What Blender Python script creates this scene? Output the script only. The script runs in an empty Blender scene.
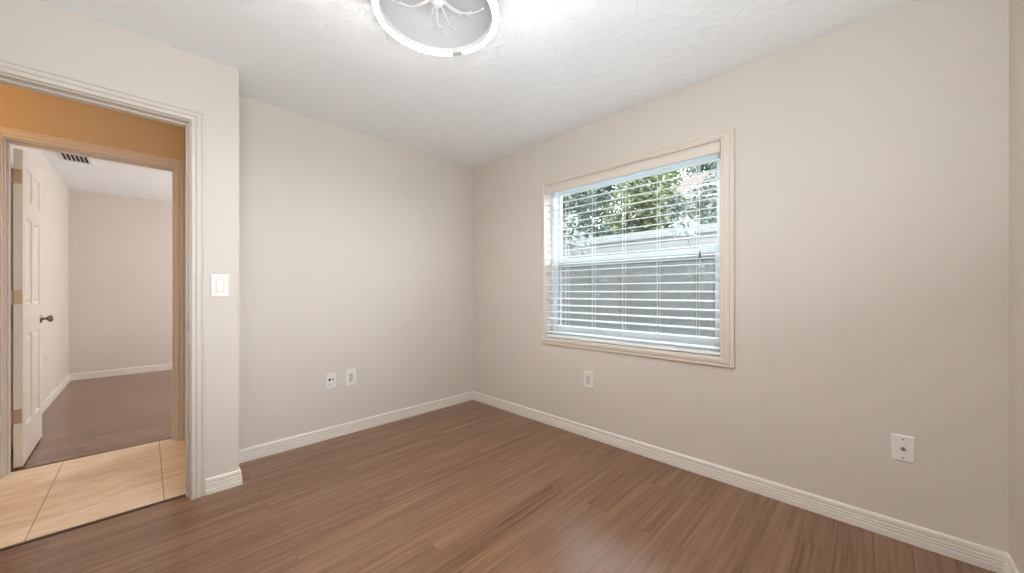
import bpy, bmesh, math, random
from mathutils import Vector, Matrix

random.seed(7)
S = bpy.context.scene
C = S.collection
PI = math.pi

# ------------------------------------------------------------------ camera
CAM_Z = 1.1344
FPX = 361.17
YAW = 0.7788
cam_d = bpy.data.cameras.new('camera')
cam = bpy.data.objects.new('camera', cam_d)
C.objects.link(cam)
cam.location = (0, 0, CAM_Z)
cam.rotation_euler = (PI / 2, 0, YAW - PI / 2)
cam_d.sensor_width = 36.0
cam_d.lens = FPX / 1024 * 36.0
cam_d.shift_y = (291.744 - 286.5) / 1024
cam_d.clip_start = 0.02
cam_d.clip_end = 200
S.camera = cam

# ------------------------------------------------------------------ view, world, sun, lights
S.view_settings.view_transform = 'Standard'
S.view_settings.look = 'None'
S.view_settings.exposure = 0.0
S.view_settings.gamma = 1.0
S.view_settings.use_curve_mapping = False
S.cycles.max_bounces = 14
S.cycles.diffuse_bounces = 8
S.cycles.glossy_bounces = 4
S.cycles.transparent_max_bounces = 24
S.cycles.sample_clamp_indirect = 6.0
S.cycles.caustics_reflective = False
S.cycles.caustics_refractive = False

SKY = 14.5          # bright hazy sky
RING = 235.0         # radiance of the light ring
RING_COL = (0.98, 0.99, 1.0)
HALL_W = 16.5
HALL_COL = (1.0, 0.52, 0.10)
FAR_W = 59.0
SUN = 9.0
FILL_W = 41.0

w = bpy.data.worlds.new('sky')
S.world = w
w.use_nodes = True
nt = w.node_tree
nt.nodes.clear()
out = nt.nodes.new('ShaderNodeOutputWorld')
bg = nt.nodes.new('ShaderNodeBackground')
tc = nt.nodes.new('ShaderNodeTexCoord')
sep = nt.nodes.new('ShaderNodeSeparateXYZ')
ramp = nt.nodes.new('ShaderNodeValToRGB')
ramp.color_ramp.elements[0].position = 0.0
ramp.color_ramp.elements[0].color = (0.96, 0.98, 1.0, 1)
ramp.color_ramp.elements[1].position = 0.9
ramp.color_ramp.elements[1].color = (0.80, 0.91, 1.0, 1)
nt.links.new(tc.outputs['Generated'], sep.inputs[0])
nt.links.new(sep.outputs['Z'], ramp.inputs[0])
nt.links.new(ramp.outputs[0], bg.inputs['Color'])
bg.inputs['Strength'].default_value = SKY
nt.links.new(bg.outputs[0], out.inputs[0])


def lamp(name, kind, loc, energy, col, **kw):
    d = bpy.data.lights.new(name, kind)
    d.energy = energy
    d.color = col
    for k, v in kw.items():
        setattr(d, k, v)
    o = bpy.data.objects.new(name, d)
    o.location = loc
    C.objects.link(o)
    return o


sun = lamp('sun', 'SUN', (-6, -2, 9), SUN, (1.0, 0.93, 0.80), angle=0.01)
sun.rotation_euler = Vector((0.80, 0.30, -0.52)).to_track_quat('-Z', 'Y').to_euler()
# the hallway's warm lamp, on its ceiling to the left of the doorway
lamp('hall_lamp', 'POINT', (-1.5, 2.98, 2.12), HALL_W, HALL_COL, shadow_soft_size=0.10)
# added fill: unseen soft light beside the camera, aimed up to brighten the ceiling
added_fill = lamp('added_fill_light', 'AREA', (0.10, -0.12, 1.025), FILL_W, (0.88, 0.95, 1.0), shape='RECTANGLE', size=1.4, size_y=0.58)
added_fill.rotation_euler = Vector((0, 1, 2.1)).to_track_quat('-Z', 'Z').to_euler()
# daylight through the far room's own window, on the wall out of view to the right
fw_ = lamp('far_room_daylight', 'AREA', (2.28, 5.6, 1.45), FAR_W, (0.97, 0.97, 1.0), shape='RECTANGLE', size=1.2, size_y=1.3)
fw_.rotation_euler = Vector((-1, 0, 0.0)).to_track_quat('-Z', 'Y').to_euler()


# ------------------------------------------------------------------ materials
def lin(c):
    return tuple(((v / 255) / 12.92 if v / 255 <= 0.04045 else ((v / 255 + 0.055) / 1.055) ** 2.4) for v in c) + (1.0,)


class Mat:
    def __init__(self, name, col=(.8, .8, .8), rough=.5, metal=0.0, spec=.5):
        self.m = bpy.data.materials.new(name)
        self.m.use_nodes = True
        self.t = self.m.node_tree
        self.b = self.t.nodes['Principled BSDF']
        self.o = self.t.nodes['Material Output']
        self.b.inputs['Base Color'].default_value = tuple(col[:3]) + (1,)
        self.b.inputs['Roughness'].default_value = rough
        self.b.inputs['Metallic'].default_value = metal
        self.b.inputs['Specular IOR Level'].default_value = spec

    def n(self, kind, **kw):
        x = self.t.nodes.new(kind)
        for k, v in kw.items():
            if k in x.inputs:
                x.inputs[k].default_value = v
            else:
                setattr(x, k, v)
        return x

    def l(self, a, b):
        self.t.links.new(a, b)

    def coords(self, scale=(1, 1, 1), loc=(0, 0, 0)):
        tcn = self.n('ShaderNodeTexCoord')
        mp = self.n('ShaderNodeMapping')
        mp.inputs['Scale'].default_value = scale
        mp.inputs['Location'].default_value = loc
        self.l(tcn.outputs['Object'], mp.inputs[0])
        return mp.outputs[0]

    def bump(self, height, strength, dist):
        b = self.n('ShaderNodeBump')
        b.inputs['Strength'].default_value = strength
        b.inputs['Distance'].default_value = dist
        self.l(height, b.inputs['Height'])
        self.l(b.outputs[0], self.b.inputs['Normal'])
        return b


def paint(name, col, rough, scale, strength, dist, mottled=0.03):
    M = Mat(name, col, rough, spec=.3)
    n1 = M.n('ShaderNodeTexNoise', Scale=scale, Detail=3.0, Roughness=.55)
    M.l(M.coords(), n1.inputs['Vector'])
    M.bump(n1.outputs['Fac'], strength, dist)
    n2 = M.n('ShaderNodeTexNoise', Scale=2.2, Detail=3.0)
    M.l(M.coords(), n2.inputs['Vector'])
    r = M.n('ShaderNodeValToRGB')
    r.color_ramp.elements[0].color = tuple(v * (1 - mottled) for v in col) + (1,)
    r.color_ramp.elements[1].color = tuple(min(1, v * (1 + mottled)) for v in col) + (1,)
    M.l(n2.outputs['Fac'], r.inputs[0])
    M.l(r.outputs[0], M.b.inputs['Base Color'])
    return M.m


WALL = paint('beige_wall_paint', (.67, .617, .562), .75, 55, .22, .004)
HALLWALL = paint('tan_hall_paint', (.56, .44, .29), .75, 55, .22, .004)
TRIM = Mat('cream_trim_paint', (.65, .60, .545), .38).m
BASE = Mat('white_baseboard_paint', (.80, .755, .70), .36).m
WTRIM = Mat('window_casing_paint', (.69, .62, .55), .42).m
DOORP = Mat('white_door_paint', (.78, .735, .67), .40).m


def ceiling_mat():
    M = Mat('textured_ceiling_paint', (.865, .898, .915), .85, spec=.2)
    v = M.n('ShaderNodeTexNoise', Scale=9.0, Detail=5.0, Roughness=.6, Distortion=1.2)
    M.l(M.coords(), v.inputs['Vector'])
    r = M.n('ShaderNodeValToRGB')
    r.color_ramp.elements[0].position = .50
    r.color_ramp.elements[1].position = .62
    M.l(v.outputs['Fac'], r.inputs[0])
    M.bump(r.outputs[0], .35, .006)
    return M.m


CEIL = ceiling_mat()


def laminate():
    M = Mat('brown_laminate', rough=.33, spec=.85)
    co = M.coords(loc=(0.31, 0.0155, 0))
    br = M.n('ShaderNodeTexBrick', offset=0.37, offset_frequency=2, squash=1.0, squash_frequency=2)
    br.inputs['Color1'].default_value = (0, 0, 0, 1)
    br.inputs['Color2'].default_value = (1, 1, 1, 1)
    br.inputs['Mortar'].default_value = (.5, .5, .5, 1)
    br.inputs['Scale'].default_value = 1.0
    br.inputs['Mortar Size'].default_value = .0009
    br.inputs['Mortar Smooth'].default_value = .2
    br.inputs['Bias'].default_value = 0.0
    br.inputs['Brick Width'].default_value = 1.21
    br.inputs['Row Height'].default_value = .1215
    M.l(co, br.inputs['Vector'])
    # each plank shifts the grain by its own random value
    sepc = M.n('ShaderNodeSeparateColor')
    M.l(br.outputs['Color'], sepc.inputs[0])
    comb = M.n('ShaderNodeCombineXYZ')
    mul = M.n('ShaderNodeMath', operation='MULTIPLY')
    mul.inputs[1].default_value = 37.0
    M.l(sepc.outputs[0], mul.inputs[0])
    M.l(mul.outputs[0], comb.inputs[0])
    M.l(mul.outputs[0], comb.inputs[2])
    add = M.n('ShaderNodeVectorMath', operation='ADD')
    M.l(co, add.inputs[0])
    M.l(comb.outputs[0], add.inputs[1])

    def grain(sx, sy, det, dist):
        mp = M.n('ShaderNodeMapping')
        mp.inputs['Scale'].default_value = (sx, sy, 1)
        M.l(add.outputs[0], mp.inputs[0])
        nz = M.n('ShaderNodeTexNoise', Scale=1.0, Detail=det, Roughness=.62, Distortion=dist)
        M.l(mp.outputs[0], nz.inputs['Vector'])
        return nz.outputs['Fac']

    g1 = grain(.9, 15, 5, 1.4)      # broad cathedral figure
    g2 = grain(1.3, 70, 6, .5)        # fine streaks
    g3 = grain(.8, 5, 2, .6)         # slow tone along the plank

    def mix(a, b, f):
        m = M.n('ShaderNodeMix', data_type='FLOAT')
        m.inputs[0].default_value = f
        M.l(a, m.inputs[2])
        M.l(b, m.inputs[3])
        return m.outputs[0]
    f = mix(mix(g1, g2, .52), g3, .18)
    f = mix(f, sepc.outputs[0], .045)
    r = M.n('ShaderNodeValToRGB')
    e = r.color_ramp.elements
    e[0].position, e[0].color = .31, (.078, .033, .013, 1)
    e[1].position, e[1].color = .67, (.285, .155, .086, 1)
    k = e.new(.46)
    k.color = (.178, .086, .042, 1)
    M.l(f, r.inputs[0])
    mx = M.n('ShaderNodeMix', data_type='RGBA')
    M.l(br.outputs['Fac'], mx.inputs[0])
    M.l(r.outputs[0], mx.inputs[6])
    mx.inputs[7].default_value = (.085, .043, .024, 1)
    M.l(mx.outputs[2], M.b.inputs['Base Color'])
    sub = M.n('ShaderNodeMath', operation='MULTIPLY_ADD')
    M.l(br.outputs['Fac'], sub.inputs[0])
    sub.inputs[1].default_value = -1.5
    M.l(g2, sub.inputs[2])
    M.bump(sub.outputs[0], .05, .002)
    rr = M.n('ShaderNodeMapRange')
    rr.inputs['To Min'].default_value = .18
    rr.inputs['To Max'].default_value = .25
    M.l(g1, rr.inputs[0])
    M.l(rr.outputs[0], M.b.inputs['Roughness'])
    return M.m


LAM = laminate()


def tile():
    M = Mat('travertine_tile', rough=.35)
    co = M.coords(loc=(.388, -2.20, 0))
    br = M.n('ShaderNodeTexBrick', offset=0.0, squash=1.0)
    br.inputs['Color1'].default_value = (0, 0, 0, 1)
    br.inputs['Color2'].default_value = (1, 1, 1, 1)
    br.inputs['Scale'].default_value = 1.0
    br.inputs['Mortar Size'].default_value = .0024
    br.inputs['Mortar Smooth'].default_value = .1
    br.inputs['Brick Width'].default_value = .4575
    br.inputs['Row Height'].default_value = 1.83
    M.l(co, br.inputs['Vector'])
    n1 = M.n('ShaderNodeTexNoise', Scale=1.0, Detail=6.0, Roughness=.6, Distortion=1.0)
    M.l(M.coords((3.5, 13, 1)), n1.inputs['Vector'])
    r = M.n('ShaderNodeValToRGB')
    e = r.color_ramp.elements
    e[0].position, e[0].color = .32, (.66, .50, .34, 1)
    e[1].position, e[1].color = .60, (.86, .74, .58, 1)
    M.l(n1.outputs['Fac'], r.inputs[0])
    mx = M.n('ShaderNodeMix', data_type='RGBA')
    M.l(br.outputs['Fac'], mx.inputs[0])
    M.l(r.outputs[0], mx.inputs[6])
    mx.inputs[7].default_value = (.36, .25, .16, 1)
    M.l(mx.outputs[2], M.b.inputs['Base Color'])
    inv = M.n('ShaderNodeMath', operation='MULTIPLY')
    M.l(br.outputs['Fac'], inv.inputs[0])
    inv.inputs[1].default_value = -1.0
    M.bump(inv.outputs[0], .3, .002)
    return M.m


TILE = tile()
VINYL = Mat('white_vinyl', (.80, .865, .90), .35).m
SLAT = Mat('white_slat', (.87, .90, .91), .35).m
VALANCE = Mat('ivory_valance', (.71, .645, .575), .4).m
CORD = Mat('white_cord', (.85, .86, .86), .7).m
TASSEL = Mat('grey_tassel', (.13, .14, .17), .4).m
LOCK = Mat('dark_lock_metal', (.06, .06, .065), .35, .6).m
PLASTIC = Mat('white_plastic', (.80, .79, .765), .32).m
PLASTIC2 = Mat('white_socket_plastic', (.58, .57, .555), .3).m
BLACK = Mat('black_hole', (.008, .008, .008), .6).m
STEEL = Mat('dull_steel', (.35, .33, .31), .35, 1.0).m
NICKEL = Mat('aged_nickel', (.30, .26, .21), .30, 1.0).m
BRASS = Mat('brushed_brass', (.50, .37, .23), .45, .6).m
STRIP = Mat('dark_threshold_wood', (.055, .026, .014), .4).m
VENTM = Mat('white_vent_metal', (.78, .77, .75), .45).m
FIXT = Mat('white_fixture', (.86, .86, .86), .4).m
DISH = Mat('satin_dish', (.63, .63, .635), .4).m
CLEARW = Mat('frosted_acrylic', (.93, .93, .94), .25).m


def glass_mat():
    M = Mat('window_glass')
    M.t.nodes.remove(M.b)
    tr = M.n('ShaderNodeBsdfTransparent')
    tr.inputs[0].default_value = (.965, .97, .972, 1)
    gl = M.n('ShaderNodeBsdfGlossy', Roughness=.03)
    # Schlick reflectance, the same from either side of each face
    geo = M.n('ShaderNodeNewGeometry')
    dot = M.n('ShaderNodeVectorMath', operation='DOT_PRODUCT')
    M.l(geo.outputs['Incoming'], dot.inputs[0])
    M.l(geo.outputs['Normal'], dot.inputs[1])
    ab = M.n('ShaderNodeMath', operation='ABSOLUTE')
    M.l(dot.outputs['Value'], ab.inputs[0])
    om = M.n('ShaderNodeMath', operation='SUBTRACT')
    om.inputs[0].default_value = 1.0
    M.l(ab.outputs[0], om.inputs[1])
    pw = M.n('ShaderNodeMath', operation='POWER')
    pw.inputs[1].default_value = 5.0
    M.l(om.outputs[0], pw.inputs[0])
    sch = M.n('ShaderNodeMath', operation='MULTIPLY_ADD')
    sch.inputs[1].default_value = .96
    sch.inputs[2].default_value = .04
    M.l(pw.outputs[0], sch.inputs[0])
    mx = M.n('ShaderNodeMixShader')
    M.l(sch.outputs[0], mx.inputs[0])
    M.l(tr.outputs[0], mx.inputs[1])
    M.l(gl.outputs[0], mx.inputs[2])
    M.l(mx.outputs[0], M.o.inputs[0])
    return M.m


def screen_mat():
    M = Mat('insect_screen')
    M.t.nodes.remove(M.b)
    tr = M.n('ShaderNodeBsdfTransparent')
    df = M.n('ShaderNodeBsdfDiffuse')
    df.inputs[0].default_value = (.30, .31, .32, 1)
    mx = M.n('ShaderNodeMixShader')
    mx.inputs[0].default_value = .38
    M.l(tr.outputs[0], mx.inputs[1])
    M.l(df.outputs[0], mx.inputs[2])
    M.l(mx.outputs[0], M.o.inputs[0])
    return M.m


GLASS, SCREEN = glass_mat(), screen_mat()


def emit_mat(name, col, strength):
    M = Mat(name)
    M.t.nodes.remove(M.b)
    e = M.n('ShaderNodeEmission')
    e.inputs[0].default_value = tuple(col) + (1,)
    e.inputs[1].default_value = strength
    M.l(e.outputs[0], M.o.inputs[0])
    return M.m


GLOW = emit_mat('lit_ring', RING_COL, RING)


def leaf_mat(name, c0, c1, trans=.35):
    M = Mat(name, rough=.5)
    n = M.n('ShaderNodeTexNoise', Scale=1.6, Detail=4.0)
    M.l(M.coords(), n.inputs['Vector'])
    r = M.n('ShaderNodeValToRGB')
    r.color_ramp.elements[0].position, r.color_ramp.elements[0].color = .36, c0 + (1,)
    r.color_ramp.elements[1].position, r.color_ramp.elements[1].color = .64, c1 + (1,)
    M.l(n.outputs['Fac'], r.inputs[0])
    M.l(r.outputs[0], M.b.inputs['Base Color'])
    tl = M.n('ShaderNodeBsdfTranslucent')
    M.l(r.outputs[0], tl.inputs[0])
    mx = M.n('ShaderNodeMixShader')
    mx.inputs[0].default_value = trans
    M.l(M.b.outputs[0], mx.inputs[1])
    M.l(tl.outputs[0], mx.inputs[2])
    M.l(mx.outputs[0], M.o.inputs[0])
    return M.m


LEAF_D = leaf_mat('dark_leaves', (.024, .044, .034), (.080, .118, .092))
LEAF_Y = leaf_mat('yellow_green_leaves', (.030, .052, .028), (.120, .140, .062))
LEAF_W = leaf_mat('pale_leaves', (.20, .235, .225), (.34, .38, .37), .3)
GREYV = Mat('grey_rail_strip', (.36, .41, .44), .4).m
GASK = Mat('dark_gasket', (.06, .065, .07), .6).m
BARK = Mat('grey_brown_bark', (.085, .07, .06), .9).m
FENCE = paint('pale_grey_fence', (.195, .206, .205), .8, 30, .15, .004, .06)
ROOF = paint('tan_roof_tile', (.046, .0355, .029), .8, 12, .4, .05, .15)
STUCCO = paint('pale_stucco', (.10, .093, .085), .85, 30, .2, .01, .04)
GRASS = paint('lawn', (.09, .115, .06), .9, 40, .6, .03, .3)


# ------------------------------------------------------------------ mesh helpers
def box(bm, lo, hi, bev=0.0):
    vs = []
    for z in (lo[2], hi[2]):
        for x, y in ((lo[0], lo[1]), (hi[0], lo[1]), (hi[0], hi[1]), (lo[0], hi[1])):
            vs.append(bm.verts.new((x, y, z)))
    fs = [bm.faces.new([vs[i] for i in q]) for q in ((3, 2, 1, 0), (4, 5, 6, 7), (0, 1, 5, 4), (1, 2, 6, 5), (2, 3, 7, 6), (3, 0, 4, 7))]
    if bev > 0:
        es = list({e for f in fs for e in f.edges})
        bmesh.ops.bevel(bm, geom=es, offset=bev, segments=2, profile=.6, affect='EDGES')
    return bm


def boxes(*bs, bev=0.0):
    bm = bmesh.new()
    for lo, hi in bs:
        box(bm, lo, hi, bev)
    return bm


def obj(name, bm, mat, parent=None, smooth=False):
    bmesh.ops.recalc_face_normals(bm, faces=bm.faces)
    me = bpy.data.meshes.new(name)
    bm.to_mesh(me)
    bm.free()
    me.materials.append(mat)
    if smooth:
        for p in me.polygons:
            p.use_smooth = True
        me.set_sharp_from_angle(angle=math.radians(35))
    o = bpy.data.objects.new(name, me)
    C.objects.link(o)
    if parent is not None:
        o.parent = parent
    return o


def tag(o, label=None, cat=None, group=None, kind=None):
    for k, v in (('label', label), ('category', cat), ('group', group), ('kind', kind)):
        if v:
            o[k] = v
    return o


def empty(name, loc=(0, 0, 0), rotz=0.0):
    o = bpy.data.objects.new(name, None)
    o.location = loc
    o.rotation_euler = (0, 0, rotz)
    o.empty_display_size = .1
    C.objects.link(o)
    return o


def sweep(path, prof, normal, segs=None, closed=False, bm=None):
    """Mitred sweep: profile (u, v), u to the right of travel seen against the normal, v along the normal."""
    bm = bm or bmesh.new()
    P = [Vector(p) for p in path]
    N = Vector(normal).normalized()
    n = len(P)
    rows = []
    for i in range(n):
        ds = []
        if i > 0 or closed:
            ds.append((P[i] - P[i - 1]).normalized())
        if i < n - 1 or closed:
            ds.append((P[(i + 1) % n] - P[i]).normalized())
        ps = [d.cross(N) for d in ds]
        m = ps[0] if len(ps) == 1 else (ps[0] + ps[1]) / (1 + ps[0].dot(ps[1]))
        rows.append([P[i] + m * u + N * v for u, v in prof])
    cnt = n if closed else n - 1
    for s in (segs if segs is not None else range(cnt)):
        a = [bm.verts.new(q) for q in rows[s]]
        b = [bm.verts.new(q) for q in rows[(s + 1) % n]]
        k = len(prof)
        for j in range(k):
            bm.faces.new((a[j], a[(j + 1) % k], b[(j + 1) % k], b[j]))
        bm.faces.new(a)
        bm.faces.new(b[::-1])
    return bm


def tube(pts, rads, seg=8, bm=None):
    bm = bm or bmesh.new()
    P = [Vector(p) for p in pts]
    if not isinstance(rads, (list, tuple)):
        rads = [rads] * len(P)
    rings = []
    up = Vector((0.13, 0.21, 1)).normalized()
    for i, p in enumerate(P):
        d = (P[min(i + 1, len(P) - 1)] - P[max(i - 1, 0)]).normalized()
        a = d.cross(up)
        if a.length < .15:
            a = d.cross(Vector((1, 0, 0)))
        a.normalize()
        b = d.cross(a)
        rings.append([bm.verts.new(p + (a * math.cos(2 * PI * k / seg) + b * math.sin(2 * PI * k / seg)) * rads[i]) for k in range(seg)])
    for r0, r1 in zip(rings, rings[1:]):
        for k in range(seg):
            bm.faces.new((r0[k], r0[(k + 1) % seg], r1[(k + 1) % seg], r1[k]))
    bm.faces.new(rings[0][::-1])
    bm.faces.new(rings[-1])
    return bm


def lathe(prof, seg=32, mtx=None, bm=None, a0=0.0, a1=None, close_ends=False):
    """prof [(r, z)] turned about z; partial when a1 is given."""
    bm = bm or bmesh.new()
    full = a1 is None
    cnt = seg if full else seg + 1
    span = 2 * PI if full else a1 - a0
    rings = []
    for r, z in prof:
        if r < 1e-6 and full:
            rings.append([bm.verts.new((0, 0, z))])
        else:
            rings.append([bm.verts.new((r * math.cos(a0 + span * k / seg), r * math.sin(a0 + span * k / seg), z)) for k in range(cnt)])
    for r0, r1 in zip(rings, rings[1:]):
        for k in range(seg):
            k1 = (k + 1) % cnt
            if len(r0) == 1 and len(r1) == 1:
                continue
            if len(r0) == 1:
                bm.faces.new((r0[0], r1[k], r1[k1]))
            elif len(r1) == 1:
                bm.faces.new((r0[k], r1[0], r0[k1]))
            else:
                bm.faces.new((r0[k], r1[k], r1[k1], r0[k1]))
    if close_ends and not full:
        for k in (0, -1):
            bm.faces.new([r[k] for r in rings])
    if mtx:
        bmesh.ops.transform(bm, matrix=mtx, verts=bm.verts)
    return bm


ROT_X = Matrix.Rotation(PI / 2, 4, 'Y')      # z axis -> +x
ROT_NX = Matrix.Rotation(-PI / 2, 4, 'Y')    # z axis -> -x
ROT_NY = Matrix.Rotation(PI / 2, 4, 'X')     # z axis -> -y

# ------------------------------------------------------------------ room shell
H = 2.44
XW, YB, YD, XE, YN, XL = 2.427, 2.970, 2.639, 0.385, -0.4005, -0.75
YD2, YF, YF2, YR, XR = 2.754, 3.750, 3.865, 7.24, -0.69
WY0, WY1, WZ0, WZ1 = 0.631, 1.990, 0.742, 2.045       # window opening
D1A, D1B, D1H = -0.594, 0.166, 2.064                    # near doorway, clear
D2A, D2B, D2H = -0.606, 0.153, 2.068                    # far doorway, clear
J = 0.018


def struct(o):
    o['kind'] = 'structure'
    return o


struct(obj('floor', boxes(((-0.87, -0.52, -.06), (XW + .12, 2.715, 0)), ((XE - .05, 2.715, -.06), (XW + .12, YB + .1, 0))), LAM))
struct(obj('floor_hall', boxes(((-3.1, 2.715, -.06), (XE - .05, 3.842, 0)),), TILE))
struct(obj('floor_far_room', boxes(((XR - .12, 3.842, -.06), (2.45, YR + .12, -0.001)),), LAM))
struct(obj('ceiling', boxes(((-0.87, -0.52, H), (XW + .19, YB + .1, H + .1)),), CEIL))
struct(obj('ceiling_hall', boxes(((-3.1, YD2, H + .001), (XE, YF, H + .1)),), CEIL))
struct(obj('ceiling_far_room', boxes(((XR - .12, YF, H), (2.45, YR + .12, H + .1)),), CEIL))

struct(obj('wall_left', boxes(((-3.1, YD, 0), (D1A - J, YD2, H)), ((D1B + J, YD, 0), (XE, YD2, H)), ((D1A - J, YD, D1H + J), (D1B + J, YD2, H))), WALL))
struct(obj('wall_return', boxes(((XE - .115, YD2, 0), (XE, YF, H)),), WALL))
struct(obj('wall_back', boxes(((XE, YB, 0), (XW + .19, YB + .1, H)),), WALL))
struct(obj('wall_right', boxes(
    ((XW, YN - .12, -.3), (XW + .19, WY0, H)), ((XW, WY1, -.3), (XW + .19, YB, H)),
    ((XW, WY0, -.3), (XW + .19, WY1, WZ0)), ((XW, WY0, WZ1), (XW + .19, WY1, H))), WALL))
struct(obj('wall_front', boxes(((XL - .12, YN - .12, 0), (XW, YN, H)),), WALL))
struct(obj('wall_side', boxes(((XL - .12, YN, 0), (XL, YD, H)),), WALL))
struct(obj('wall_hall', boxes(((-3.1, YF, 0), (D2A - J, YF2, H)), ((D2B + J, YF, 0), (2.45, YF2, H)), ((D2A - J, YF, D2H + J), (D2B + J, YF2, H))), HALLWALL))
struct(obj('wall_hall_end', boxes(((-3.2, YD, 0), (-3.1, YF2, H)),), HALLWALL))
struct(obj('wall_far_room_left', boxes(((XR - .12, YF2, 0), (XR, YR + .12, H)),), WALL))
struct(obj('wall_far_room_back', boxes(((XR, YR, 0), (2.45, YR + .12, H)),), WALL))
struct(obj('wall_far_room_right', boxes(((2.35, YF2, 0), (2.45, YR, H)),), WALL))

# baseboards: stepped, beaded profile, mitred round the corners
BB = [(0, 0), (.0140, 0), (.0140, .025), (.0130, .0265), (.0085, .0275), (.0085, .0305), (.0128, .0320), (.0128, .0400), (.0080, .0415), (.0080, .0450),
      (.0118, .0465), (.0118, .0540), (.0065, .0560), (.0065, .0600), (.0098, .0625), (.0100, .0760), (.0080, .0830), (.0040, .0870), (0, .0870)]
room_path = [(0.234, YD, 0), (XE, YD, 0), (XE, YB, 0), (XW, YB, 0), (XW, YN, 0), (XL, YN, 0), (XL, YD, 0), (D1A - .068, YD, 0)]
for nm, s in (('baseboard_left', [0, 1]), ('baseboard_back', [2]), ('baseboard_right', [3]), ('baseboard_front', [4]), ('baseboard_side', [5, 6])):
    struct(obj(nm, sweep(room_path, BB, (0, 0, 1), s), BASE))
far_path = [(XR, YF2, 0), (XR, YR, 0), (2.35, YR, 0)]
struct(obj('baseboard_far_room_left', sweep(far_path, BB, (0, 0, 1), [0]), BASE))
struct(obj('baseboard_far_room_back', sweep(far_path, BB, (0, 0, 1), [1]), BASE))

struct(obj('baseboard_hall_left', sweep([(-3.1, YF, 0), (D2A - .068, YF, 0)], BB, (0, 0, 1)), BASE))
struct(obj('baseboard_hall_right', sweep([(D2B + .068, YF, 0), (XE - .115, YF, 0), (XE - .115, YD2, 0), (D1B + .068, YD2, 0)], BB, (0, 0, 1)), BASE))

# ------------------------------------------------------------------ doorways (fixed frames)
# casing: u runs inwards (-) from the outer edge 0 .. width, v off the wall
CAS = [(0, 0), (0, .008), (.003, .010), (.011, .010), (.013, .0050), (.017, .0050), (.020, .013), (.026, .0155), (.036, .0155), (.039, .0095),
       (.042, .0095), (.046, .0180), (.056, .0185), (.061, .0160), (.062, .0120), (.062, 0)]


def doorway(name, a, b, h, y0, y1, casing_front=True, casing_rear=True):
    r = tag(empty(name, ((a + b) / 2, y0, 0)), kind='structure')
    ox, oy = r.location.x, r.location.y
    bm = boxes(((a - J, y0, 0), (a, y1, h)), ((b, y0, 0), (b + J, y1, h)), ((a - J, y0, h), (b + J, y1, h + J)))
    bmesh.ops.translate(bm, vec=(-ox, -oy, 0), verts=bm.verts)
    obj('jamb', bm, TRIM, r)
    ym = (y0 + y1) / 2
    bm = boxes(((a, ym - .017, 0), (a + .011, ym + .017, h - .011)), ((b - .011, ym - .017, 0), (b, ym + .017, h - .011)), ((a, ym - .017, h - .011), (b, ym + .017, h)), bev=.002)
    bmesh.ops.translate(bm, vec=(-ox, -oy, 0), verts=bm.verts)
    obj('door_stop', bm, TRIM, r)
    e = .068
    if casing_front:
        bm = sweep([(a - e, y0, 0), (a - e, y0, h + e), (b + e, y0, h + e), (b + e, y0, 0)], CAS, (0, -1, 0))
        bmesh.ops.translate(bm, vec=(-ox, -oy, 0), verts=bm.verts)
        obj('casing', bm, TRIM, r)
    if casing_rear:
        bm = sweep([(b + e, y1, 0), (b + e, y1, h + e), (a - e, y1, h + e), (a - e, y1, 0)], CAS, (0, 1, 0))
        bmesh.ops.translate(bm, vec=(-ox, -oy, 0), verts=bm.verts)
        obj('casing', bm, TRIM, r)
    return r


d1 = doorway('door_1', D1A, D1B, D1H, YD, YD2)
ox, oy = d1.location.x, d1.location.y
bm = boxes(((D1A, 2.700, -.005), (D1B, 2.722, .004)), bev=.0015)
bmesh.ops.translate(bm, vec=(-ox, -oy, 0), verts=bm.verts)
obj('threshold', bm, STRIP, d1)
bm = boxes(((D1B - .0025, 2.660, .915), (D1B + .001, 2.678, .972)), bev=.0008)
bmesh.ops.translate(bm, vec=(-ox, -oy, 0), verts=bm.verts)
obj('strike_plate', bm, STEEL, d1)
d2 = doorway('door_2', D2A, D2B, D2H, YF, YF2)
ox, oy = d2.location.x, d2.location.y
bm = boxes(((D2A, 3.836, -.005), (D2B, 3.850, .003)), bev=.001)
bmesh.ops.translate(bm, vec=(-ox, -oy, 0), verts=bm.verts)
obj('threshold', bm, STRIP, d2)


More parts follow.
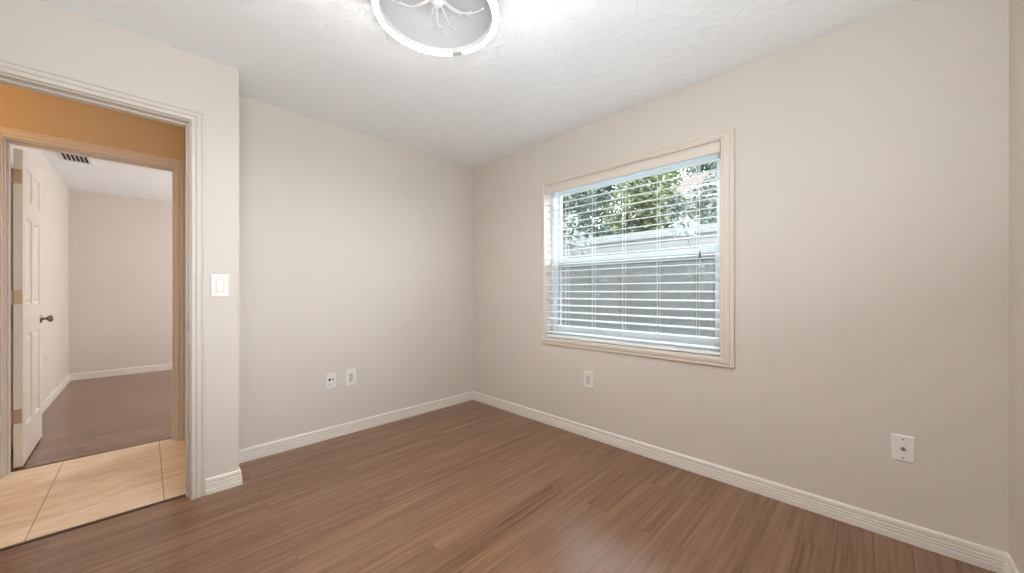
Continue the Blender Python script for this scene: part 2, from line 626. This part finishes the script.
# ------------------------------------------------------------------ six-panel door standing open in the far room
def six_panel_leaf(W, HT, T):
    """Leaf along +y from its hinge edge, face at x = 0, back at x = -T; six raised panels on both faces."""
    bm = bmesh.new()
    ys = [0, .115, .115 + .19, .115 + .19 + .11, W - .115, W]
    ys = [0, .108, .312, .412, W - .108, W]
    zs = [0, .235, .842, 1.030, 1.612, 1.735, 1.945, HT]
    for side in (0, 1):
        sx = 1 if side == 0 else -1
        x0 = 0.0 if side == 0 else -T
        for i in range(5):
            for j in range(7):
                a, b, c, d = ys[i], ys[i + 1], zs[j], zs[j + 1]
                if i in (1, 3) and j in (1, 3, 5):
                    loops = []
                    for ins, dep in ((0, 0), (.005, -.007), (.013, -.012), (.021, -.012), (.044, -.002)):
                        loops.append([bm.verts.new((x0 + sx * dep, p, q)) for p, q in ((a + ins, c + ins), (b - ins, c + ins), (b - ins, d - ins), (a + ins, d - ins))])
                    for l0, l1 in zip(loops, loops[1:]):
                        for k in range(4):
                            bm.faces.new((l0[k], l0[(k + 1) % 4], l1[(k + 1) % 4], l1[k]))
                    bm.faces.new(loops[-1])
                else:
                    bm.faces.new([bm.verts.new((x0, p, q)) for p, q in ((a, c), (b, c), (b, d), (a, d))])
    for q in (((0, 0, 0), (-T, 0, 0), (-T, 0, HT), (0, 0, HT)), ((0, W, 0), (0, W, HT), (-T, W, HT), (-T, W, 0)),
              ((0, 0, 0), (0, W, 0), (-T, W, 0), (-T, 0, 0)), ((0, 0, HT), (-T, 0, HT), (-T, W, HT), (0, W, HT))):
        bm.faces.new([bm.verts.new(v) for v in q])
    bmesh.ops.remove_doubles(bm, verts=bm.verts, dist=1e-5)
    return bm


leaf_ = tag(empty('panel_door', (-.557, YF2 + .006, .012), math.radians(1.0)),
            'white six-panel interior door standing open in the far room beyond the hallway', 'door')
obj('door_leaf', six_panel_leaf(.716, 2.035, .036), DOORP, leaf_)
for z in (1.860, 1.088, .325):
    h = obj('hinge', boxes(((-.034, -.0022, z - .045), (-.002, .001, z + .045)), bev=.0008), BRASS, leaf_)
    bm = tube([(-.041, -.004, z - .046), (-.041, -.004, z + .046)], .0052, 10)
    obj('hinge_pin', bm, BRASS, h, True)
    bm = bmesh.new()
    for sx, sz in ((-.024, .030), (-.012, .012), (-.024, -.012), (-.012, -.030)):
        lathe([(0, .0012), (.0028, .0008), (.0034, 0)], 10, Matrix.Translation((sx, -.0020, z + sz)) @ ROT_NY, bm=bm)
    obj('screw', bm, STEEL, h)
for side, m in ((1, Matrix.Translation((0, .653, .915)) @ ROT_X), (-1, Matrix.Translation((-.036, .653, .915)) @ ROT_NX)):
    # the leaf's pale rosette, neck and round knob
    k = obj('door_knob', lathe([(0, .062), (.012, .0615), (.022, .057), (.0265, .049), (.0265, .043), (.022, .036), (.013, .031), (.0105, .026), (.0105, .006), (0, .006)], 24, m), NICKEL, leaf_, True)
    obj('rosette', lathe([(0, .010), (.018, .009), (.027, .006), (.032, .001), (.032, 0), (0, 0)], 24, m), NICKEL, k, True)

# ------------------------------------------------------------------ window
win = tag(empty('window_1', (XW, (WY0 + WY1) / 2, WZ0)), kind='structure')
wo = Vector(win.location)


def wpart(name, bm, mat, parent=win, smooth=False):
    bmesh.ops.translate(bm, vec=-wo, verts=bm.verts)
    return obj(name, bm, mat, parent, smooth)


def rect_ring(bm, x0, x1, y0, y1, z0, z1, wl, wt, wb):
    box(bm, (x0, y0, z0), (x1, y0 + wl, z1), .002)
    box(bm, (x0, y1 - wl, z0), (x1, y1, z1), .002)
    box(bm, (x0, y0 + wl, z0), (x1, y1 - wl, z0 + wb), .002)
    box(bm, (x0, y0 + wl, z1 - wt), (x1, y1 - wl, z1), .002)
    return bm


WCAS = [(0, 0), (0, .012), (.003, .015), (.013, .015), (.0155, .0115), (.022, .0115), (.026, .0160), (.046, .0190), (.052, .0190), (.056, .0155),
        (.066, .0150), (.070, .0120), (.070, 0)]
CY0, CY1, CZ0, CZ1 = .558, 2.062, .670, 2.098
CY0, CY1, CZ0, CZ1 = .558, 2.024, .687, 2.092
yy = [(XW, CY1, CZ0), (XW, CY1, CZ1), (XW, CY0, CZ1), (XW, CY0, CZ0)]
WC = [(u * (.073 / .070), v) for u, v in WCAS]


def casing_ring():
    # widths differ by side: 34 mm visible at the jamb by the corner, 73 mm at the other, 55 / 47 mm at sill and head
    bm = bmesh.new()
    outer = [(CY1, CZ0), (CY1, CZ1), (CY0, CZ1), (CY0, CZ0)]
    inner = [(WY1, WZ0), (WY1, WZ1), (WY0, WZ1), (WY0, WZ0)]
    rows = []
    for (oy_, oz_), (iy_, iz_) in zip(outer, inner):
        rows.append([bm.verts.new((XW - v, oy_ + (iy_ - oy_) * u / .070, oz_ + (iz_ - oz_) * u / .070)) for u, v in WCAS])
    for i in range(4):
        a, b = rows[i], rows[(i + 1) % 4]
        for j in range(len(WCAS)):
            k = (j + 1) % len(WCAS)
            bm.faces.new((a[j], a[k], b[k], b[j]))
    return bm


wpart('casing', casing_ring(), WTRIM)
wpart('frame', rect_ring(bmesh.new(), 2.512, 2.605, WY0, WY1, WZ0, WZ1, .034, .034, .034), VINYL)
us = wpart('upper_sash', rect_ring(bmesh.new(), 2.566, 2.592, WY0 + .034, WY1 - .034, 1.378, WZ1 - .034, .026, .028, .046), VINYL)
wpart('pane', boxes(((2.577, WY0 + .058, 1.422), (2.581, WY1 - .058, WZ1 - .060))), GLASS, us)
lb = rect_ring(bmesh.new(), 2.528, 2.556, WY0 + .034, WY1 - .034, WZ0 + .034, 1.392, .028, .010, .066)
box(lb, (2.528, WY0 + .062, 1.346), (2.556, WY1 - .062, 1.354), .002)
box(lb, (2.540, WY0 + .062, 1.353), (2.556, WY1 - .062, 1.384))
ls = wpart('lower_sash', lb, VINYL)
wpart('rail_strip', boxes(((2.5262, WY0 + .064, 1.3565), (2.5405, WY1 - .064, 1.3835)), bev=.002), GREYV, ls)  # grey strip along the top rail of the lower sash
wpart('gasket', rect_ring(bmesh.new(), 2.5345, 2.5395, WY0 + .061, WY1 - .061, WZ0 + .099, 1.3465, .007, .006, .005), GASK, ls)
wpart('pane', boxes(((2.540, WY0 + .060, WZ0 + .098), (2.544, WY1 - .060, 1.348))), GLASS, ls)
lk = wpart('sash_lock', boxes(((2.522, .742, 1.392), (2.552, .772, 1.400)), ((2.528, .752, 1.400), (2.546, .762, 1.412)), bev=.002), VINYL, ls)
sc_ = wpart('insect_screen', boxes(((2.598, WY0 + .040, WZ0 + .040), (2.5985, WY1 - .040, 1.385))), SCREEN)
wpart('screen_frame', rect_ring(bmesh.new(), 2.594, 2.604, WY0 + .034, WY1 - .034, WZ0 + .034, 1.390, .013, .013, .013), VINYL, sc_)

# ------------------------------------------------------------------ blind hanging inside the window opening
bl = tag(empty('window_blind', (2.462, 1.31, 2.04)), 'white horizontal blind with open slats hanging in the window', 'blind')
bo = Vector(bl.location)


def bpart(name, bm, mat, parent=bl, smooth=False):
    bmesh.ops.translate(bm, vec=-bo, verts=bm.verts)
    return obj(name, bm, mat, parent, smooth)


BY0, BY1 = .6365, 1.9850
bpart('valance', sweep([(2.432, BY1, 1.976), (2.432, BY0, 1.976)],
            [(0, 0), (.008, 0), (.010, .002), (.010, .010), (.0075, .013), (.0075, .052), (.011, .056), (.011, .063), (.008, .0675), (0, .0675)],
            (0, 0, 1)), VALANCE)
bpart('headrail', boxes(((2.443, BY0 + .004, 1.990), (2.494, BY1 - .004, 2.042)), bev=.003), SLAT)
bpart('bottom_rail', boxes(((2.437, BY0, .747), (2.487, BY1, .768)), bev=.005), SLAT)
PITCH = .0576
slat_mesh = None
tilt = math.radians(-8)
zs = [.790 + PITCH * k for k in range(21)]
for z in zs:
    if z > 1.965:
        continue
    if slat_mesh is None:
        bm = bmesh.new()
        # gently crowned slat 58 mm deep, 2.8 mm thick
        n = 6
        top = [(-.0235 + .047 * i / n, .0020 + .0014 * (1 - (2 * i / n - 1) ** 2)) for i in range(n + 1)]
        prof = top + [(u, v - .0040) for u, v in reversed(top)]
        a = [bm.verts.new((u, BY0 - 1.31, v)) for u, v in prof]
        b = [bm.verts.new((u, BY1 - 1.31, v)) for u, v in prof]
        k_ = len(prof)
        for j in range(k_):
            bm.faces.new((a[j], a[(j + 1) % k_], b[(j + 1) % k_], b[j]))
        bm.faces.new(a)
        bm.faces.new(b[::-1])
        o = obj('slat', bm, SLAT, bl, True)
        slat_mesh = o.data
    else:
        o = bpy.data.objects.new('slat', slat_mesh)
        C.objects.link(o)
        o.parent = bl
    o.location = (0, 0, z - bo.z)
    o.rotation_euler = (0, tilt, 0)
for y in (.770, 1.022, 1.276, 1.530, 1.785):
    bm = bmesh.new()
    for x in (2.4370, 2.4870):
        tube([(x, y, .760), (x, y, 1.992)], .0009, 5, bm)
    for z in zs:
        box(bm, (2.4370, y - .0006, z - .0045), (2.4870, y + .0006, z - .0033))
    tube([(2.462, y + .008, .766), (2.462, y + .008, 1.992)], .0008, 5, bm)
    bpart('ladder_cord', bm, CORD)
for y, z in ((.757, 1.655), (.748, 1.345)):
    c_ = bpart('lift_cord', tube([(2.424, y, z + .03), (2.424, y, 1.80), (2.4285, y, 1.982)], .0011, 6), CORD)
    bpart('tassel', lathe([(0, .044), (.0035, .044), (.0050, .036), (.0085, .010), (.0090, .004), (.0075, 0), (0, 0)], 14, Matrix.Translation((2.424, y, z))), TASSEL, c_, True)


# ------------------------------------------------------------------ switch and wall plates
def plate_bm(w_, h_, t=.006):
    """A wall plate in the local x-z plane facing -y, bevelled towards its edge."""
    bm = bmesh.new()
    loops = []
    for ins, d in ((0, 0), (0, .002), (.002, t * .75), (.006, t)):
        loops.append([bm.verts.new((sx * (w_ / 2 - ins), -d, sz * (h_ / 2 - ins))) for sx, sz in ((-1, -1), (1, -1), (1, 1), (-1, 1))])
    for l0, l1 in zip(loops, loops[1:]):
        for k in range(4):
            bm.faces.new((l0[k], l0[(k + 1) % 4], l1[(k + 1) % 4], l1[k]))
    bm.faces.new(loops[-1])
    bm.faces.new(loops[0][::-1])
    return bm


def disc(bm, x, z, r, y0, y1, seg=16):
    return lathe([(0, -y1), (r * .8, -y1), (r, -y1 * .8 - y0 * .2), (r, -y0), (0, -y0)], seg, Matrix.Translation((x, 0, z)) @ ROT_NY, bm=bm)


def screws(parent, zs_, t=.006, r=.0036, mat=None):
    for z in zs_:
        obj('screw', disc(bmesh.new(), 0, z, r, -t + .001, -t - .0015), mat or PLASTIC2, parent)


def duplex(parent, t=.006):
    face = obj('receptacle', boxes(((-.0165, -t - .003, -.0335), (.0165, -t + .001, .0335)), bev=.0015), PLASTIC2, parent)
    for s in (-1, 1):
        zc = s * .0185
        obj('slot', boxes(((-.0075, -t - .0034, zc - .001), (-.0053, -t - .001, zc + .008))), BLACK, face)
        obj('slot', boxes(((.0053, -t - .0034, zc), (.0075, -t - .001, zc + .007))), BLACK, face)
        obj('ground_hole', disc(bmesh.new(), 0, zc - .008, .0027, -t - .001, -t - .0034, 12), BLACK, face)
    screws(parent, (-.046, .046))


def wall_thing(name, label, cat, loc, face, group=None):
    rz = {'-y': 0.0, '-x': -PI / 2, '+x': PI / 2}[face]
    return tag(empty(name, loc, rz), label, cat, group)


sw = wall_thing('light_switch', 'white rocker light switch on the beige wall beside the doorway casing', 'light switch', (.2965, YD, 1.169), '-y')
obj('plate', plate_bm(.083, .130), PLASTIC, sw)
rk = bmesh.new()
v = [(-.0155, 0, -.034), (.0155, 0, -.034), (.0155, 0, .034), (-.0155, 0, .034)]
front = [(-.0145, -.0135, -.033), (.0145, -.0135, -.033), (.0145, -.0072, .033), (-.0145, -.0072, .033)]
va = [rk.verts.new((x, y - .0005, z)) for x, y, z in v]
vb = [rk.verts.new(p) for p in front]
for k in range(4):
    rk.faces.new((va[k], va[(k + 1) % 4], vb[(k + 1) % 4], vb[k]))
rk.faces.new(vb)
rk.faces.new(va[::-1])
obj('rocker', rk, PLASTIC, sw)
obj('rocker_bezel', boxes(((-.018, -.0068, -.0365), (.018, -.003, -.0345)), ((-.018, -.0068, .0345), (.018, -.003, .0365)), ((-.018, -.0068, -.0345), (-.016, -.003, .0345)), ((.016, -.0068, -.0345), (.018, -.003, .0345))), PLASTIC2, sw)

jk = wall_thing('jack_plate', 'white wall plate with round black jack holes, left of the back-wall outlet', 'wall plate', (1.009, YB, .441), '-y')
obj('plate', plate_bm(.074, .122), PLASTIC, jk)
obj('jack', disc(bmesh.new(), -.012, .012, .0095, -.003, -.0075), BLACK, jk)
obj('jack', disc(bmesh.new(), .013, .013, .0060, -.003, -.0075), BLACK, jk)
obj('screw', disc(bmesh.new(), -.012, -.026, .0052, -.003, -.0072), STEEL, jk)

ou = wall_thing('wall_outlet', 'white duplex outlet on the back wall, right of the plate with jack holes', 'outlet', (1.159, YB, .445), '-y')
obj('plate', plate_bm(.083, .130), PLASTIC, ou)
duplex(ou)

o2 = wall_thing('wall_outlet', 'white duplex outlet low on the wall under the window corner', 'outlet', (XW, 1.554, .448), '-x')
o2['label'] = 'white duplex outlet on the window wall, below the lower corner of the window'
obj('plate', plate_bm(.086, .130), PLASTIC, o2)
duplex(o2)

cx_ = wall_thing('coax_plate', 'square-edged white plate with one cable stud and two screws, alone on the window wall', 'wall plate', (XW, -.1125, .420), '-x')
obj('plate', plate_bm(.073, .120), PLASTIC, cx_)
bm = lathe([(0, .016), (.0030, .016), (.0047, .0155), (.0047, .004), (.0085, .004), (.0085, -.001), (0, -.001)], 6, Matrix.Translation((0, -.005, 0)) @ ROT_NY)
st = obj('cable_stud', bm, STEEL, cx_)
obj('stud_hole', disc(bmesh.new(), 0, 0, .0027, -.019, -.0225, 10), BLACK, st)
screws(cx_, (-.042, .042), mat=STEEL)

o3 = wall_thing('wall_outlet', 'white outlet low on the far room wall, just past the open door', 'outlet', (XR, 5.70, .475), '+x')
obj('plate', plate_bm(.080, .130), PLASTIC, o3)
duplex(o3)

# ------------------------------------------------------------------ ceiling vent in the far room
vt = tag(empty('ceiling_vent', (-.482, 5.49, H)), 'white metal air vent with dark slots in the far room ceiling', 'vent')
bm = bmesh.new()
VW, VL = .115, .165


def vring(bm, w0, l0, z0, w1, l1, z1):
    a = [bm.verts.new((sx * w0, sy * l0, z0)) for sx, sy in ((-1, -1), (1, -1), (1, 1), (-1, 1))]
    b = [bm.verts.new((sx * w1, sy * l1, z1)) for sx, sy in ((-1, -1), (1, -1), (1, 1), (-1, 1))]
    for k in range(4):
        bm.faces.new((a[k], a[(k + 1) % 4], b[(k + 1) % 4], b[k]))


vring(bm, VW, VL, 0, VW, VL, -.003)
vring(bm, VW, VL, -.003, VW - .012, VL - .012, -.010)
vring(bm, VW - .012, VL - .012, -.010, VW - .032, VL - .028, -.010)
vring(bm, VW - .032, VL - .028, -.010, VW - .032, VL - .028, -.001)
obj('frame', bm, VENTM, vt)
obj('duct_backing', boxes(((-VW + .03, -VL + .026, -.0015), (VW - .03, VL - .026, -.0005))), BLACK, vt)
for k in range(7):
    x = -.083 + .166 * k / 6
    bm = bmesh.new()
    box(bm, (-.0042, -VL + .028, -.010), (.0042, VL - .028, -.0085))
    bmesh.ops.rotate(bm, cent=(0, 0, -.009), matrix=Matrix.Rotation(math.radians(20), 3, 'Y'), verts=bm.verts)
    bmesh.ops.translate(bm, vec=(x, 0, 0), verts=bm.verts)
    obj('slat', bm, VENTM, vt)

# ------------------------------------------------------------------ ceiling light: open ring of light round a sprig of clear stems
LX, LY, LZ = .828, 1.242, 2.250
cl = tag(empty('ceiling_light', (LX, LY, H)), 'round white ceiling light with a bright open ring around branching clear stems', 'ceiling light')
zr = LZ - H
RO, RI = .247, .226
gap_c = math.atan2(1.362 - LY, 1.012 - LX)
gap_h = .022 / .236 + .02
obj('canopy', lathe([(0, 0), (.085, 0), (.085, -.020), (.080, -.026), (.075, -.026), (0, -.026)], 40), FIXT, cl, True)
# shallow dish that carries the ring, with a stepped rim
obj('dish', lathe([(0, -.026), (.075, -.026), (.110, -.030), (.165, -.045), (.200, -.075), (.2150, -.115), (.2200, zr + .030), (.2260, zr + .018), (RO, zr + .018),
                   (RO + .001, zr + .030), (.235, -.100), (.205, -.050), (.165, -.026), (.110, -.018), (0, -.018)], 96), DISH, cl, True)
obj('ring_frame', lathe([(RI - .008, zr + .018), (RI - .006, zr + .004), (RI - .003, zr - .001), (RI - .0005, zr - .001), (RI - .0005, zr + .006), (RO - .002, zr + .006), (RO - .002, zr + .0055), (RO + .0012, zr + .0055), (RO + .002, zr + .018)], 96), FIXT, cl, True)
obj('light_ring', lathe([(RI, zr + .006), (RI, zr), (RO - .001, zr), (RO, zr + .001), (RO, zr + .0030)], 120,
                        a0=gap_c + gap_h, a1=gap_c - gap_h + 2 * PI), GLOW, cl)
obj('ring_joint', lathe([(RI - .0005, zr + .006), (RI - .0005, zr - .001), (RO + .0008, zr - .001), (RO + .0008, zr + .0055)], 8, a0=gap_c - gap_h, a1=gap_c + gap_h, close_ends=True), PLASTIC2, cl)
hub = obj('hub', lathe([(0, -.026), (.024, -.026), (.026, -.060), (.034, -.085), (.036, -.110), (.028, -.135), (.014, -.150), (0, -.152)], 10), CLEARW, cl)
random.seed(11)
for k in range(13):
    a = 2 * PI * k / 13 + random.uniform(-.15, .15)
    ln = random.uniform(.10, .165)
    drop = random.uniform(-.02, .035)
    bend = random.uniform(-.5, .5)
    pts, rads = [], []
    for i in range(8):
        t = i / 7
        ang = a + bend * t * t
        r = .028 + ln * t
        pts.append((r * math.cos(ang), r * math.sin(ang), -.118 - .020 * math.sin(t * PI) + drop * t))
        rads.append(.0034 * (1 - .45 * t))
    bm = tube(pts, rads, 7)
    if k % 2 == 0:
        b0 = pts[4]
        ang = a + bend * .3 + .5
        tube([b0, (b0[0] + .03 * math.cos(ang), b0[1] + .03 * math.sin(ang), b0[2] + .006), (b0[0] + .052 * math.cos(ang + .2), b0[1] + .052 * math.sin(ang + .2), b0[2] + .016)], [.0024, .0020, .0012], 6, bm)
    bmesh.ops.create_icosphere(bm, subdivisions=1, radius=.0055, matrix=Matrix.Translation(pts[-1]))
    obj('stem', bm, CLEARW, cl, True)

# ------------------------------------------------------------------ outside the window
struct(obj('ground', boxes(((XW + .19, -8, -.35), (30, 22, -.20))), GRASS))
# the house's own eave over the window, unseen and added to shade the fence
struct(obj('roof', boxes(((-3.3, -8, H + .1), (XW + .75, 10, H + .28))), STUCCO))

fe = tag(empty('yard_fence', (4.40, 2.4, -.20)), 'pale grey board fence seen through the blind outside the window', 'fence')
fo = Vector(fe.location)


def local(bm, o_):
    bmesh.ops.translate(bm, vec=-Vector(o_), verts=bm.verts)
    return bm


bm = bmesh.new()
zb = -.18
while zb < 1.78:
    box(bm, (4.405, -4, zb), (4.425, 9, zb + .156), .004)
    zb += .160
obj('board_panel', local(bm, fo), FENCE, fe)
for y in (-2.6, -.8, 1.0, 2.8, 4.6, 6.4, 8.2):
    obj('post', local(boxes(((4.428, y - .045, -.20), (4.518, y + .045, 1.80)), bev=.006), fo), FENCE, fe)
obj('cap_rail', local(boxes(((4.385, -4, 1.795), (4.530, 9, 1.835)), bev=.006), fo), FENCE, fe)


def leaf_cloud(blobs, count, size, rnd, squash=1.0):
    """Many small folded leaves spread through the outer part of overlapping blobs."""
    verts, faces = [], []
    wts = [b[3] ** 2 for b in blobs]
    for _ in range(count):
        cx, cy, cz, r = rnd.choices(blobs, wts)[0][:4]
        d = Vector((rnd.gauss(0, 1), rnd.gauss(0, 1), rnd.gauss(0, 1))).normalized()
        p = Vector((cx, cy, cz)) + Vector((d.x, d.y, d.z * squash)) * r * (rnd.uniform(.15, 1) ** .5)
        s = size * rnd.uniform(.6, 1.35)
        ax = Vector((rnd.gauss(0, 1), rnd.gauss(0, 1), rnd.gauss(-.35, .8))).normalized()
        sd = ax.cross(Vector((rnd.gauss(0, .5), rnd.gauss(0, .5), 1))).normalized()
        nn = ax.cross(sd) * .18 * s
        b = len(verts)
        verts += [p, p + ax * s * .45 + sd * s * .24 + nn, p + ax * s, p + ax * s * .45 - sd * s * .24 + nn, p + ax * s * .5]
        faces += [(b, b + 1, b + 4), (b + 1, b + 2, b + 4), (b + 2, b + 3, b + 4), (b + 3, b, b + 4)]
    return verts, faces


def cloud_obj(name, blobs, count, size, mat, parent, seed, squash=1.0):
    v_, f_ = leaf_cloud(blobs, count, size, random.Random(seed), squash)
    me = bpy.data.meshes.new(name)
    me.from_pydata(v_, [], f_)
    me.materials.append(mat)
    o = bpy.data.objects.new(name, me)
    C.objects.link(o)
    o.parent = parent
    return o


def tree(label, loc, height, crown_r, count, size, mat, seed, low=1.4, name='leafy_tree', group='trees beyond the fence'):
    r = tag(empty(name, loc), label, 'tree', group)
    rnd = random.Random(seed)
    bm = tube([(0, 0, 0), (.05, .03, height * .3), (-.04, .05, height * .6), (.03, 0, height * .9)], [.10, .08, .05, .02], 9)
    blobs = []
    for k in range(11):
        a = 2 * PI * k / 11 * 2.4
        z = low + (height - low) * (k + .5) / 11
        rr = crown_r * rnd.uniform(.08, .55)
        blobs.append((rr * math.cos(a), rr * math.sin(a), z, crown_r * rnd.uniform(.40, .54)))
        tube([(0, 0, z * .75), (rr * .5 * math.cos(a), rr * .5 * math.sin(a), z * .93), (rr * math.cos(a), rr * math.sin(a), z)], [.03, .02, .008], 6, bm)
    obj('trunk', bm, BARK, r, True)
    cloud_obj('crown', blobs, count, size, mat, r, seed)
    return r


tree('dense dark green tree just behind the fence, at the left end of the window view', (6.9, 5.30, -.2), 4.3, 1.2, 6800, .13, LEAF_D, 3, low=1.0)
tree('large dark green tree well behind the fence, in the middle of the window view', (10.8, 6.2, -.2), 6.6, 2.2, 13000, .17, LEAF_D, 5, low=1.2)
tree('yellow-green tree just behind the fence, in the middle of the window view', (6.6, 3.0, -.2), 4.1, 1.05, 7500, .13, LEAF_Y, 8, low=1.0)
tree('dark green tree behind the fence, at the right end of the window view', (10.3, 2.0, -.2), 3.75, 1.8, 13000, .15, LEAF_D, 13, low=1.0)
tree('low dark green bush just behind the fence at the right end of the window view', (6.7, 1.0, -.2), 2.4, .90, 4600, .12, LEAF_D, 17, low=.8)
tree('dark green tree farther back, beside the left side of the tan roofed house', (13.7, 9.4, -.2), 7.0, 1.7, 9000, .19, LEAF_D, 23, low=1.2)
tree('dark green tree standing in front of the tan roofed house', (13.9, 5.9, -.2), 5.5, 1.4, 9000, .17, LEAF_D, 29, low=1.0)
tree('tall dark green tree rising far off behind the tan roofed house', (27.5, 7.5, -.2), 13.0, 4.2, 11000, .36, LEAF_D, 19, low=4.0)

# pale drooping tree close to the window, its trunk behind the corner of the room
pt = tag(empty('drooping_tree', (3.55, 3.45, -.2)), 'pale-leaved tree whose drooping twigs hang before the grey fence', 'tree')
po = Vector(pt.location)
bm = tube([(0, 0, 0), (.03, -.05, .9), (.02, -.10, 1.7), (.05, -.2, 2.6)], [.06, .05, .04, .025], 8)
droops = [[(3.57, 3.30, 2.05), (3.60, 2.95, 2.02), (3.62, 2.60, 1.78), (3.62, 2.48, 1.40)],
          [(3.57, 3.32, 1.80), (3.58, 2.90, 1.86), (3.60, 2.40, 1.62), (3.60, 2.24, 1.28)],
          [(3.57, 3.25, 2.30), (3.66, 2.95, 2.28), (3.70, 2.62, 2.02), (3.72, 2.50, 1.75)],
          [(3.57, 3.25, 2.40), (3.7, 2.5, 2.55), (3.78, 1.75, 2.35), (3.80, 1.32, 1.80), (3.80, 1.20, 1.34)]]
for d in droops:
    tube([Vector(q) - po for q in d], [.014, .010, .007, .004, .003][:len(d)], 6, bm)
obj('trunk', bm, BARK, pt, True)
bl_ = []
for d in droops:
    for i, q in enumerate(d[-2:]):
        bl_.append(tuple(Vector(q) - po) + (.13,))
cloud_obj('leaves', bl_, 420, .075, LEAF_W, pt, 21)

# neighbour's house behind the trees
hs = tag(empty('neighbour_house', (18.0, 4.0, -.2)), 'house with a tan tiled roof glimpsed through the trees', 'house')
ho = Vector(hs.location)
obj('walls', local(boxes(((16.2, -2, -.2), (23, 9.5, 3.9))), ho), STUCCO, hs)
bm = bmesh.new()
a = [bm.verts.new(Vector(q) - ho) for q in ((15.6, -2.6, 3.9), (23.6, -2.6, 3.9), (23.6, 10.1, 3.9), (15.6, 10.1, 3.9))]
b = [bm.verts.new(Vector(q) - ho) for q in ((19.6, 1.2, 7.1), (19.6, 6.3, 7.1))]
for q in ((a[0], a[1], b[0]), (a[1], a[2], b[1], b[0]), (a[2], a[3], b[1]), (a[3], a[0], b[0], b[1]), (a[3], a[2], a[1], a[0])):
    bm.faces.new(q)
obj('roof', bm, ROOF, hs)
